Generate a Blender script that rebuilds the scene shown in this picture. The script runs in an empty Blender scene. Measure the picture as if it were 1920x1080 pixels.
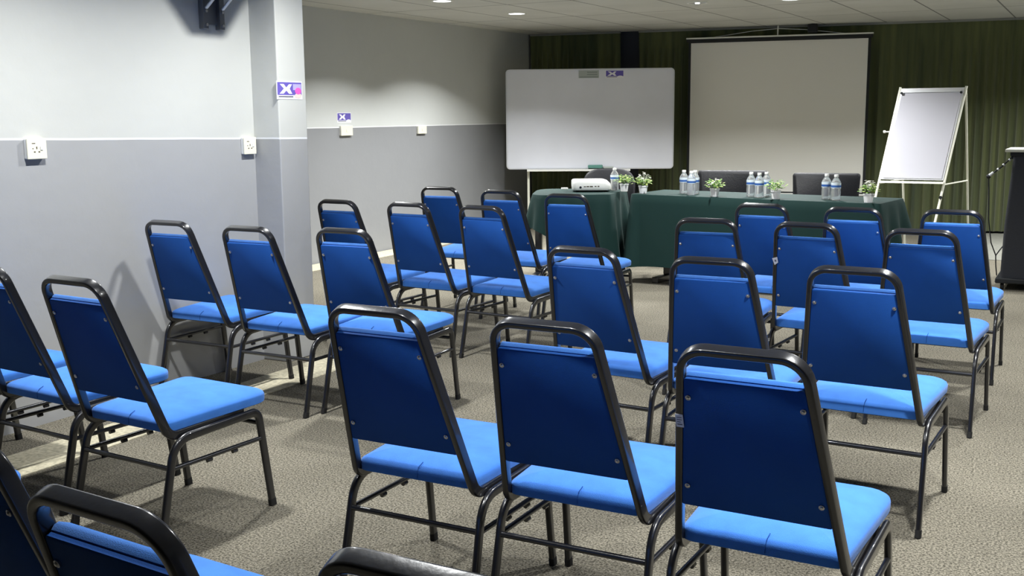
import bpy, bmesh, math, random
from mathutils import Vector, Matrix
random.seed(7)
PI = math.pi
S = bpy.context.scene
COL = S.collection

# ------------------------------------------------------------------ camera, world, exposure
cam_d = bpy.data.cameras.new('camera')
cam_d.sensor_width = 36.0
cam_d.lens = 2028.457 / 1920 * 36
cam_d.clip_start = 0.02
cam = bpy.data.objects.new('camera', cam_d)
COL.objects.link(cam)
cam.matrix_world = (Matrix.Translation((0, 0, 1.39157)) @ Matrix.Rotation(0.5015, 4, 'Z')
                    @ Matrix.Rotation(PI / 2 - 0.158466, 4, 'X') @ Matrix.Rotation(-0.0091285, 4, 'Z'))
S.camera = cam

W = bpy.data.worlds.new('world')
S.world = W
W.use_nodes = True
W.node_tree.nodes['Background'].inputs[0].default_value = (0.85, 0.93, 1.0, 1)
W.node_tree.nodes['Background'].inputs[1].default_value = 0.05

S.view_settings.view_transform = 'Standard'
S.view_settings.look = 'None'
S.view_settings.gamma = 1
S.view_settings.use_curve_mapping = False
S.view_settings.exposure = 0.0

# ceiling lamps: (u, w, watts, beam spread in degrees)
LAMPS = [(-5.30, 8.42, 58, 128), (-5.33, 9.87, 66, 128), (-2.60, 10.04, 80, 138),
         (-5.30, 6.95, 40, 128), (-2.60, 7.60, 46, 134), (-3.20, 4.45, 44, 152), (-3.20, 2.95, 44, 152),
         (-0.10, 11.50, 78, 138), (-0.30, 9.40, 34, 134), (-0.20, 6.60, 44, 134), (-0.20, 4.40, 52, 134), (0.00, 2.60, 46, 134), (-1.55, 1.80, 17, 134)]  # last lamp is an added fill brightening the bottom chairs' cushions and rails
LAMP_COL = (0.985, 1.0, 0.995)

# room numbers (u to the right, w to the back, z up)
U_NEAR, U_PIL, U_FAR, U_RIGHT = -4.2318, -4.0454, -6.5876, 2.4
W_REAR, W_PIL0, W_PIL1 = -4.5, 4.71, 4.95
ZC = 2.405
SK = -0.1677
V_BACK = 13.5265


def backw(u, off=0.0):
    return (V_BACK - off - math.sin(SK) * u) / math.cos(SK)


# ------------------------------------------------------------------ materials
def mat(name, col, rough=0.6, metal=0.0, spec=0.5, noise=None, bump=None, trans=0.0, ior=1.45, emit=None, sheen=0.0, coat=0.0):
    m = bpy.data.materials.new(name)
    m.use_nodes = True
    nt = m.node_tree
    p = nt.nodes['Principled BSDF']
    p.inputs['Base Color'].default_value = (*col, 1)
    p.inputs['Roughness'].default_value = rough
    p.inputs['Metallic'].default_value = metal
    p.inputs['Specular IOR Level'].default_value = spec
    p.inputs['IOR'].default_value = ior
    p.inputs['Transmission Weight'].default_value = trans
    p.inputs['Sheen Weight'].default_value = sheen
    p.inputs['Coat Weight'].default_value = coat
    if emit:
        p.inputs['Emission Color'].default_value = (*emit[0], 1)
        p.inputs['Emission Strength'].default_value = emit[1]
    if noise or bump:
        tc = nt.nodes.new('ShaderNodeTexCoord')
    if noise:
        sc, amt = noise
        n = nt.nodes.new('ShaderNodeTexNoise')
        n.inputs['Scale'].default_value = sc
        n.inputs['Detail'].default_value = 4
        nt.links.new(tc.outputs['Object'], n.inputs['Vector'])
        r = nt.nodes.new('ShaderNodeValToRGB')
        r.color_ramp.elements[0].position = 0.3
        r.color_ramp.elements[1].position = 0.7
        r.color_ramp.elements[0].color = (*[c * (1 - amt) for c in col], 1)
        r.color_ramp.elements[1].color = (*[min(1, c * (1 + amt)) for c in col], 1)
        nt.links.new(n.outputs['Fac'], r.inputs['Fac'])
        nt.links.new(r.outputs['Color'], p.inputs['Base Color'])
    if bump:
        sc, st = bump
        n = nt.nodes.new('ShaderNodeTexNoise')
        n.inputs['Scale'].default_value = sc
        n.inputs['Detail'].default_value = 5
        nt.links.new(tc.outputs['Object'], n.inputs['Vector'])
        b = nt.nodes.new('ShaderNodeBump')
        b.inputs['Strength'].default_value = st
        b.inputs['Distance'].default_value = 0.01
        nt.links.new(n.outputs['Fac'], b.inputs['Height'])
        nt.links.new(b.outputs['Normal'], p.inputs['Normal'])
    return m


def math_node(nt, op, a, b=None):
    n = nt.nodes.new('ShaderNodeMath')
    n.operation = op
    for i, v in enumerate((a, b)):
        if v is None:
            continue
        if isinstance(v, (int, float)):
            n.inputs[i].default_value = v
        else:
            nt.links.new(v, n.inputs[i])
    return n.outputs[0]


def wall_paint(name, z0, slope, w0, upper=(0.55, 0.556, 0.522), lower=(0.358, 0.36, 0.360), scuff=0.0):
    """two-tone paint: pale above a hand-painted line, grey below"""
    m = bpy.data.materials.new(name)
    m.use_nodes = True
    nt = m.node_tree
    p = nt.nodes['Principled BSDF']
    p.inputs['Roughness'].default_value = 0.45
    g = nt.nodes.new('ShaderNodeNewGeometry')
    s = nt.nodes.new('ShaderNodeSeparateXYZ')
    nt.links.new(g.outputs['Position'], s.inputs[0])
    wob = nt.nodes.new('ShaderNodeTexNoise')
    wob.inputs['Scale'].default_value = 3.0
    nt.links.new(g.outputs['Position'], wob.inputs['Vector'])
    line = math_node(nt, 'ADD', math_node(nt, 'MULTIPLY', math_node(nt, 'SUBTRACT', s.outputs['Y'], w0), slope), z0)
    d = math_node(nt, 'SUBTRACT', s.outputs['Z'], line)
    d = math_node(nt, 'ADD', d, math_node(nt, 'MULTIPLY', math_node(nt, 'SUBTRACT', wob.outputs['Fac'], 0.5), 0.006))
    up = math_node(nt, 'GREATER_THAN', d, 0.0)
    edge = math_node(nt, 'LESS_THAN', math_node(nt, 'ABSOLUTE', math_node(nt, 'SUBTRACT', d, 0.004)), 0.005)
    n = nt.nodes.new('ShaderNodeTexNoise')
    n.inputs['Scale'].default_value = 1.3
    n.inputs['Detail'].default_value = 6
    nt.links.new(g.outputs['Position'], n.inputs['Vector'])
    var = math_node(nt, 'ADD', math_node(nt, 'MULTIPLY', n.outputs['Fac'], 0.16), 0.92)
    mx = nt.nodes.new('ShaderNodeMix')
    mx.data_type = 'RGBA'
    mx.inputs[6].default_value = (*lower, 1)
    mx.inputs[7].default_value = (*upper, 1)
    nt.links.new(up, mx.inputs[0])
    mx2 = nt.nodes.new('ShaderNodeMix')
    mx2.data_type = 'RGBA'
    mx2.inputs[7].default_value = (0.78, 0.79, 0.80, 1)
    nt.links.new(edge, mx2.inputs[0])
    nt.links.new(mx.outputs[2], mx2.inputs[6])
    vm = nt.nodes.new('ShaderNodeVectorMath')
    vm.operation = 'SCALE'
    nt.links.new(mx2.outputs[2], vm.inputs[0])
    nt.links.new(var, vm.inputs['Scale'])
    nt.links.new(vm.outputs[0], p.inputs['Base Color'])
    n2 = nt.nodes.new('ShaderNodeTexNoise')
    n2.inputs['Scale'].default_value = 9
    n2.inputs['Detail'].default_value = 6
    nt.links.new(g.outputs['Position'], n2.inputs['Vector'])
    b = nt.nodes.new('ShaderNodeBump')
    b.inputs['Strength'].default_value = 0.25
    b.inputs['Distance'].default_value = 0.01
    nt.links.new(n2.outputs['Fac'], b.inputs['Height'])
    nt.links.new(b.outputs['Normal'], p.inputs['Normal'])
    return m


def carpet_mat():
    m = bpy.data.materials.new('carpet')
    m.use_nodes = True
    nt = m.node_tree
    p = nt.nodes['Principled BSDF']
    p.inputs['Roughness'].default_value = 0.95
    p.inputs['Specular IOR Level'].default_value = 0.15
    g = nt.nodes.new('ShaderNodeNewGeometry')
    n = nt.nodes.new('ShaderNodeTexNoise')
    n.inputs['Scale'].default_value = 130
    n.inputs['Detail'].default_value = 3
    n.inputs['Roughness'].default_value = 0.75
    nt.links.new(g.outputs['Position'], n.inputs['Vector'])
    r = nt.nodes.new('ShaderNodeValToRGB')
    r.color_ramp.elements[0].position = 0.40
    r.color_ramp.elements[1].position = 0.60
    r.color_ramp.elements[0].color = (0.050, 0.045, 0.034, 1)
    r.color_ramp.elements[1].color = (0.265, 0.242, 0.188, 1)
    nt.links.new(n.outputs['Fac'], r.inputs['Fac'])
    n3 = nt.nodes.new('ShaderNodeTexNoise')
    n3.inputs['Scale'].default_value = 2.2
    n3.inputs['Detail'].default_value = 5
    nt.links.new(g.outputs['Position'], n3.inputs['Vector'])
    var = math_node(nt, 'ADD', math_node(nt, 'MULTIPLY', n3.outputs['Fac'], 0.5), 0.75)
    vm = nt.nodes.new('ShaderNodeVectorMath')
    vm.operation = 'SCALE'
    nt.links.new(r.outputs['Color'], vm.inputs[0])
    nt.links.new(var, vm.inputs['Scale'])
    nt.links.new(vm.outputs[0], p.inputs['Base Color'])
    b = nt.nodes.new('ShaderNodeBump')
    b.inputs['Strength'].default_value = 0.5
    b.inputs['Distance'].default_value = 0.006
    nt.links.new(n.outputs['Fac'], b.inputs['Height'])
    nt.links.new(b.outputs['Normal'], p.inputs['Normal'])
    return m


def ceiling_mat():
    m = bpy.data.materials.new('ceiling_tiles')
    m.use_nodes = True
    nt = m.node_tree
    p = nt.nodes['Principled BSDF']
    p.inputs['Roughness'].default_value = 0.85
    g = nt.nodes.new('ShaderNodeNewGeometry')
    s = nt.nodes.new('ShaderNodeSeparateXYZ')
    nt.links.new(g.outputs['Position'], s.inputs[0])

    def lines(out, off, step, half):
        f = math_node(nt, 'FRACT', math_node(nt, 'DIVIDE', math_node(nt, 'ADD', out, off), step))
        return math_node(nt, 'LESS_THAN', math_node(nt, 'ABSOLUTE', math_node(nt, 'SUBTRACT', f, 0.5)), half / step)
    lu = lines(s.outputs['X'], 100 * 0.665 + 2.99 + 0.3325, 0.665, 0.008)
    lw = lines(s.outputs['Y'], 100 * 1.45 - 10.50 + 0.725, 1.45, 0.008)
    either = math_node(nt, 'MAXIMUM', lu, lw)
    n = nt.nodes.new('ShaderNodeTexNoise')
    n.inputs['Scale'].default_value = 2.0
    n.inputs['Detail'].default_value = 6
    nt.links.new(g.outputs['Position'], n.inputs['Vector'])
    r = nt.nodes.new('ShaderNodeValToRGB')
    r.color_ramp.elements[0].color = (0.50, 0.50, 0.47, 1)
    r.color_ramp.elements[1].color = (0.66, 0.66, 0.63, 1)
    nt.links.new(n.outputs['Fac'], r.inputs['Fac'])
    mx = nt.nodes.new('ShaderNodeMix')
    mx.data_type = 'RGBA'
    mx.inputs[7].default_value = (0.17, 0.17, 0.165, 1)
    nt.links.new(either, mx.inputs[0])
    nt.links.new(r.outputs['Color'], mx.inputs[6])
    nt.links.new(mx.outputs[2], p.inputs['Base Color'])
    return m


M = {}
M['wall_near'] = wall_paint('wall_paint_near', 1.303, -0.0194, 3.1)
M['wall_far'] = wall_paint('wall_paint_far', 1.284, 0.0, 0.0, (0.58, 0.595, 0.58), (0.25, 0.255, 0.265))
M['carpet'] = carpet_mat()
M['ceiling'] = ceiling_mat()
M['cream_floor'] = mat('cream_floor_band', (0.47, 0.43, 0.31), 0.8, noise=(60, 0.3))
M['pale_floor'] = mat('pale_floor_tile', (0.27, 0.27, 0.235), 0.7, noise=(30, 0.15))
M['dark_wall'] = mat('dark_wall', (0.035, 0.04, 0.055), 0.7)
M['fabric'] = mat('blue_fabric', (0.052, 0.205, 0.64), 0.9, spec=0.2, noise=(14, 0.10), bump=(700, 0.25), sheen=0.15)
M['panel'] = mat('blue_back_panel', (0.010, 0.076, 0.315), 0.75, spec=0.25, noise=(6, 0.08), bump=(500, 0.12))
M['frame'] = mat('black_enamel', (0.009, 0.009, 0.011), 0.28, spec=0.7, coat=0.6, bump=(60, 0.05))
M['rubber'] = mat('black_rubber', (0.012, 0.012, 0.012), 0.8)
M['steel'] = mat('zinc_screw', (0.62, 0.62, 0.64), 0.3, metal=1.0)
M['white'] = mat('white_plastic', (0.80, 0.80, 0.76), 0.4)
M['cream'] = mat('cream_plastic', (0.80, 0.77, 0.62), 0.4)
M['cream_enamel'] = mat('cream_enamel', (0.66, 0.66, 0.56), 0.4)
M['hole'] = mat('dark_recess', (0.10, 0.085, 0.06), 0.8)
M['board'] = mat('whiteboard_enamel', (0.75, 0.765, 0.83), 0.28, noise=(1.5, 0.05))
M['paper'] = mat('flip_chart_paper', (0.43, 0.425, 0.465), 0.8)
M['alu'] = mat('aluminium_trim', (0.72, 0.73, 0.75), 0.4, metal=0.6)
M['screen'] = mat('matte_white_screen', (0.84, 0.83, 0.78), 0.9)
M['black'] = mat('matt_black', (0.010, 0.012, 0.014), 0.6)
M['cloth'] = mat('green_tablecloth', (0.0050, 0.027, 0.0235), 0.72, spec=0.28, sheen=0.03, bump=(300, 0.15))
M['leather'] = mat('black_leather', (0.016, 0.016, 0.020), 0.45, bump=(80, 0.15))
M['chrome'] = mat('chrome', (0.75, 0.75, 0.76), 0.15, metal=1.0)
M['wood'] = mat('dark_laminate', (0.03, 0.028, 0.026), 0.5)
M['lens'] = mat('lamp_lens', (1, 1, 1), 0.4, emit=((0.96, 0.98, 1.0), 7.0))
M['lens_off'] = mat('lamp_lens_off', (0.35, 0.35, 0.34), 0.3)
M['leaf'] = mat('leaf_green', (0.15, 0.31, 0.045), 0.55, noise=(30, 0.45))
M['leaf_pale'] = mat('leaf_pale', (0.42, 0.53, 0.15), 0.55, noise=(30, 0.3))
M['petal'] = mat('white_petal', (0.82, 0.80, 0.74), 0.6)
M['pot'] = mat('white_glazed_pot', (0.90, 0.90, 0.88), 0.3)
M['soil'] = mat('soil', (0.05, 0.04, 0.03), 0.9)
M['pet'] = mat('clear_bottle', (0.95, 0.97, 0.98), 0.08, trans=0.80, ior=1.25)
M['label_blue'] = mat('bottle_label_blue', (0.03, 0.11, 0.36), 0.5)
M['label_white'] = mat('bottle_label_white', (0.72, 0.80, 0.84), 0.5)
M['purple'] = mat('sign_purple', (0.13, 0.10, 0.42), 0.5)
M['lilac'] = mat('sign_lilac', (0.42, 0.38, 0.80), 0.5)
M['sign_white'] = mat('sign_white', (0.82, 0.82, 0.86), 0.5)
M['pink'] = mat('sign_pink', (0.78, 0.12, 0.48), 0.5)
M['peach'] = mat('sign_peach', (0.85, 0.62, 0.55), 0.5)
M['ink'] = mat('sign_ink', (0.16, 0.16, 0.20), 0.6)
M['grey_label'] = mat('grey_label', (0.42, 0.46, 0.44), 0.6)
M['grey_ink'] = mat('grey_ink', (0.20, 0.24, 0.23), 0.6)
M['mint'] = mat('eraser_green', (0.10, 0.26, 0.22), 0.7)
M['podium'] = mat('podium_charcoal', (0.022, 0.024, 0.030), 0.8, bump=(40, 0.2))
M['bracket'] = mat('bracket_grey_metal', (0.20, 0.21, 0.23), 0.4, metal=0.7)
M['assumed_spk'] = mat('assumed_speaker_black', (0.01, 0.01, 0.012), 0.25)
M['track'] = mat('curtain_track_grey', (0.25, 0.26, 0.25), 0.5)


def curtain_material():
    m = mat('olive_green_curtain', (0.050, 0.066, 0.022), 0.9, spec=0.15, sheen=0.2)
    nt = m.node_tree
    p = nt.nodes['Principled BSDF']
    tc = nt.nodes.new('ShaderNodeTexCoord')
    mp = nt.nodes.new('ShaderNodeMapping')
    mp.inputs['Scale'].default_value = (9, 9, 0.25)
    n = nt.nodes.new('ShaderNodeTexNoise')
    n.inputs['Scale'].default_value = 1.0
    n.inputs['Detail'].default_value = 4
    r = nt.nodes.new('ShaderNodeValToRGB')
    r.color_ramp.elements[0].position = 0.3
    r.color_ramp.elements[1].position = 0.75
    r.color_ramp.elements[0].color = (0.058, 0.074, 0.042, 1)
    r.color_ramp.elements[1].color = (0.150, 0.165, 0.070, 1)
    nt.links.new(tc.outputs['Object'], mp.inputs['Vector'])
    nt.links.new(mp.outputs[0], n.inputs['Vector'])
    nt.links.new(n.outputs['Fac'], r.inputs['Fac'])
    nt.links.new(r.outputs['Color'], p.inputs['Base Color'])
    return m


M['curtain'] = curtain_material()


# ------------------------------------------------------------------ mesh helpers
class MB:
    """collects shapes into one mesh"""
    def __init__(self):
        self.v = []
        self.f = []
        self.sm = []

    def add(self, verts, faces, smooth=False, mx=None):
        o = len(self.v)
        for p in verts:
            p = Vector(p)
            self.v.append(mx @ p if mx else p)
        for f in faces:
            self.f.append([i + o for i in f])
            self.sm.append(smooth)
        return self

    def box(self, x0, x1, y0, y1, z0, z1, mx=None):
        return self.add([(x0, y0, z0), (x1, y0, z0), (x1, y1, z0), (x0, y1, z0), (x0, y0, z1), (x1, y0, z1), (x1, y1, z1), (x0, y1, z1)],
                        [(0, 3, 2, 1), (4, 5, 6, 7), (0, 1, 5, 4), (1, 2, 6, 5), (2, 3, 7, 6), (3, 0, 4, 7)], False, mx)

    def prism(self, pts, z0, z1, mx=None):
        n = len(pts)
        vs = [(x, y, z0) for x, y in pts] + [(x, y, z1) for x, y in pts]
        fs = [tuple(reversed(range(n))), tuple(range(n, 2 * n))] + [(i, (i + 1) % n, n + (i + 1) % n, n + i) for i in range(n)]
        return self.add(vs, fs, False, mx)

    def loft(self, rings, smooth=True, cap0=True, cap1=True, mx=None):
        n = len(rings[0])
        vs = [p for r in rings for p in r]
        fs = []
        for k in range(len(rings) - 1):
            for i in range(n):
                j = (i + 1) % n
                fs.append((k * n + i, k * n + j, (k + 1) * n + j, (k + 1) * n + i))
        if cap0:
            fs.append(tuple(reversed(range(n))))
        if cap1:
            fs.append(tuple(range((len(rings) - 1) * n, len(rings) * n)))
        return self.add(vs, fs, smooth, mx)

    def lathe(self, prof, n=20, mx=None, cap0=True, cap1=True):
        rings = [[(r * math.cos(2 * PI * i / n), r * math.sin(2 * PI * i / n), z) for i in range(n)] for r, z in prof]
        return self.loft(rings, True, cap0, cap1, mx)

    def cyl(self, a, b, r, n=12, r2=None):
        a, b = Vector(a), Vector(b)
        d = (b - a).normalized()
        x = d.orthogonal().normalized()
        y = d.cross(x)
        r2 = r if r2 is None else r2
        ring = lambda c, q: [c + (x * math.cos(2 * PI * i / n) + y * math.sin(2 * PI * i / n)) * q for i in range(n)]
        return self.loft([ring(a, r), ring(b, r2)])

    def sweep(self, path, a, b, depth, rc=0.45, n=4, closed_caps=True):
        """rounded-rectangle tube; a = size across, b = size along the depth axis (carried along the path)"""
        path = [Vector(p) for p in path]
        prof = rrect(a, b, min(a, b) * rc, n)
        dv = Vector(depth).normalized()
        rings = []
        for i, p in enumerate(path):
            t = (path[min(i + 1, len(path) - 1)] - path[max(i - 1, 0)]).normalized()
            dv = (dv - t * dv.dot(t)).normalized()
            s = dv.cross(t).normalized()
            rings.append([p + s * x + dv * y for x, y in prof])
        return self.loft(rings, True, closed_caps, closed_caps)

    def tube(self, path, r, n=10):
        path = [Vector(p) for p in path]
        t0 = (path[1] - path[0]).normalized()
        x = t0.orthogonal().normalized()
        rings = []
        for i, p in enumerate(path):
            t = (path[min(i + 1, len(path) - 1)] - path[max(i - 1, 0)]).normalized()
            x = (x - t * x.dot(t)).normalized()
            y = t.cross(x)
            rings.append([p + (x * math.cos(2 * PI * k / n) + y * math.sin(2 * PI * k / n)) * r for k in range(n)])
        return self.loft(rings)

    def build(self, name, material, parent=None, bevel=0.0, seg=2):
        me = bpy.data.meshes.new(name)
        me.from_pydata([tuple(p) for p in self.v], [], self.f)
        bm = bmesh.new()
        bm.from_mesh(me)
        bmesh.ops.recalc_face_normals(bm, faces=bm.faces)
        bm.to_mesh(me)
        bm.free()
        for p, s in zip(me.polygons, self.sm):
            p.use_smooth = s
        if any(self.sm):
            me.set_sharp_from_angle(angle=math.radians(40))
        me.materials.append(material)
        o = bpy.data.objects.new(name, me)
        COL.objects.link(o)
        if parent:
            o.parent = parent
        if bevel:
            b = o.modifiers.new('bevel', 'BEVEL')
            b.width = bevel
            b.segments = seg
            b.limit_method = 'ANGLE'
            b.angle_limit = math.radians(40)
        return o


def rrect(a, b, r, n=4):
    pts = []
    for cx, cy, a0 in ((a / 2 - r, b / 2 - r, 0), (-a / 2 + r, b / 2 - r, 90), (-a / 2 + r, -b / 2 + r, 180), (a / 2 - r, -b / 2 + r, 270)):
        for k in range(n + 1):
            t = math.radians(a0 + 90 * k / n)
            pts.append((cx + r * math.cos(t), cy + r * math.sin(t)))
    return pts


def round_poly(pts, r, n=5):
    """polygon (counter-clockwise) with its corners rounded"""
    out = []
    N = len(pts)
    for i in range(N):
        p, a, b = Vector(pts[i]), Vector(pts[i - 1]), Vector(pts[(i + 1) % N])
        rr = r[i] if isinstance(r, (list, tuple)) else r
        da, db = (a - p).normalized(), (b - p).normalized()
        ang = da.angle(db)
        t = rr / math.tan(ang / 2)
        p0, p1 = p + da * t, p + db * t
        for k in range(n + 1):
            s = k / n
            q = p0 * (1 - s) ** 2 + p * 2 * s * (1 - s) + p1 * s ** 2
            out.append((q.x, q.y))
    return out


def arc_path(pts, radii, n=6):
    """open 3-D polyline with rounded corners"""
    pts = [Vector(p) for p in pts]
    out = [pts[0]]
    for i in range(1, len(pts) - 1):
        p = pts[i]
        da, db = (pts[i - 1] - p).normalized(), (pts[i + 1] - p).normalized()
        ang = da.angle(db)
        t = radii[i - 1] / math.tan(ang / 2)
        p0, p1 = p + da * t, p + db * t
        c = p + (da + db).normalized() * (radii[i - 1] / math.sin(ang / 2))
        v0, v1 = p0 - c, p1 - c
        tot = v0.angle(v1)
        for k in range(n + 1):
            s = k / n
            out.append(c + (v0 * math.sin((1 - s) * tot) + v1 * math.sin(s * tot)) / math.sin(tot))
    out.append(pts[-1])
    return out


def tag(o, label, cat, group=None):
    o['label'] = label
    o['category'] = cat
    if group:
        o['group'] = group
    return o


def thing(name, label, cat, loc=(0, 0, 0), rz=0.0, group=None):
    o = bpy.data.objects.new(name, None)
    o.empty_display_size = 0.1
    COL.objects.link(o)
    o.location = loc
    o.rotation_euler = (0, 0, rz)
    return tag(o, label, cat, group)


def struct(o):
    o['kind'] = 'structure'
    return o


def dup(root, loc, rz, label, group=None):
    r = root.copy()
    COL.objects.link(r)
    r.location = loc
    r.rotation_euler = (0, 0, rz)
    r['label'] = label
    if group:
        r['group'] = group
    for ch in list(root.children):
        c = ch.copy()
        COL.objects.link(c)
        c.parent = r
        for g in ch.children:
            d = g.copy()
            COL.objects.link(d)
            d.parent = c
    return r


# ------------------------------------------------------------------ the room
T = 0.15
floor_poly = [(U_FAR - T, W_PIL1 - T), (U_NEAR - T, W_PIL1 - T), (U_NEAR - T, W_REAR - T), (U_RIGHT + T, W_REAR - T),
              (U_RIGHT + T, backw(U_RIGHT + T) + T), (U_FAR - T, backw(U_FAR - T) + T)]
struct(MB().prism(floor_poly, -0.12, 0).build('floor', M['carpet']))
struct(MB().prism(floor_poly, ZC, ZC + 0.12).build('ceiling', M['ceiling']))
struct(MB().box(U_NEAR - T, U_NEAR, W_REAR, W_PIL0, 0, ZC).build('wall_left', M['wall_near']))
struct(MB().box(U_NEAR - T, U_PIL, W_PIL0, W_PIL1, 0, ZC).build('pillar', M['wall_near'], bevel=0.006))
struct(MB().box(U_FAR - T, U_NEAR - T, W_PIL1 - T, W_PIL1, 0, ZC).build('wall_return', M['wall_far']))
struct(MB().box(U_FAR - T, U_FAR, W_PIL1, backw(U_FAR), 0, ZC).build('wall_alcove', M['wall_far']))
struct(MB().prism([(U_FAR - T, backw(U_FAR - T)), (U_RIGHT + T, backw(U_RIGHT + T)), (U_RIGHT + T, backw(U_RIGHT + T) + T),
                   (U_FAR - T, backw(U_FAR - T) + T)], 0, ZC).build('wall_back', M['dark_wall']))
struct(MB().box(U_RIGHT, U_RIGHT + T, W_REAR, backw(U_RIGHT), 0, ZC).build('wall_right', M['wall_far']))
struct(MB().box(U_NEAR - T, U_RIGHT + T, W_REAR - T, W_REAR, 0, ZC).build('wall_rear', M['wall_far']))
# pale bands let into the carpet beside the walls
struct(MB().box(-3.947, -3.670, W_REAR + 0.2, 5.60, -0.01, 0.004).build('trim_1', M['cream_floor']))
struct(MB().box(U_FAR + 0.02, U_FAR + 0.30, 5.2, 12.2, -0.01, 0.004).build('trim_2', M['cream_floor']))
struct(MB().prism([(-1.38, 11.05), (2.2, 11.05), (2.2, backw(2.2) - 0.02), (-1.38, backw(-1.38) - 0.02)], -0.01, 0.004).build('trim_3', M['pale_floor']))


# ------------------------------------------------------------------ ceiling lamps
def downlight(u, w, watts, spread, label, deep=False):
    t = thing('downlight', label, 'ceiling light', (u, w, ZC), 0, 'round ceiling downlights')
    ring = MB()
    ring.lathe([(0.080, -0.004), (0.082, -0.007), (0.098, -0.006), (0.102, -0.001), (0.102, 0.0)], 32, cap0=False, cap1=False)
    ring.build('trim_ring', M['white'], t)
    MB().lathe([(0.0005, -0.003), (0.081, -0.003), (0.081, 0.0)], 32, cap1=False).build('lens', M['lens_off'] if deep else M['lens'], t)
    if deep:
        MB().lathe([(0.022, -0.003), (0.020, -0.009), (0.0005, -0.011)], 16, cap0=False).build('bulb', M['lens'], t)
    ld = bpy.data.lights.new('lamp_light', 'AREA')
    ld.shape = 'DISK'
    ld.size = 0.15
    ld.energy = watts
    ld.color = LAMP_COL
    ld.spread = math.radians(spread)
    lo = bpy.data.objects.new('lamp_light', ld)
    COL.objects.link(lo)
    lo.parent = t
    lo.location = (0, 0, -0.014)
    return t


lamp_names = ['lit round downlight at the top edge above the left recess wall',
              'lit round downlight above the left end of the whiteboard',
              'lit round downlight at the top edge above the projection screen']
lamp_names += ['round downlight over the recess, nearest the pillar', 'round downlight over the aisle before the tables',
               'round downlight beside the left wall, just before the pillar', 'round downlight beside the left wall, farther from the pillar',
               'round downlight before the curtain at far right', 'round downlight over the lectern', 'round downlight over the right-end chair of the farthest row',
               'round downlight right of the middle chair rows', 'round downlight right of the foreground chairs', 'added fill downlight straight above the bottom chairs']
for (u, w, p, sp), nm in zip(LAMPS, lamp_names):
    downlight(u, w, p, sp, nm)
downlight(-3.43, 9.88, 60, 138, 'dim round downlight with a tiny bright bulb above the whiteboard right end', True)


# ------------------------------------------------------------------ the blue banquet chair
SL = -0.3455                      # recline of the back: dy/dz
NB = Vector((0, -1, SL)).normalized()       # backward normal of the back
TB = Vector((0, SL, 1)).normalized()        # up along the back


def backpt(x, z, off=0.0):
    """a point of the reclined back plane at height z; off = forwards"""
    p = Vector((x, -0.298 + (z - 0.8177) * SL, z))
    return p - NB * off


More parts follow.
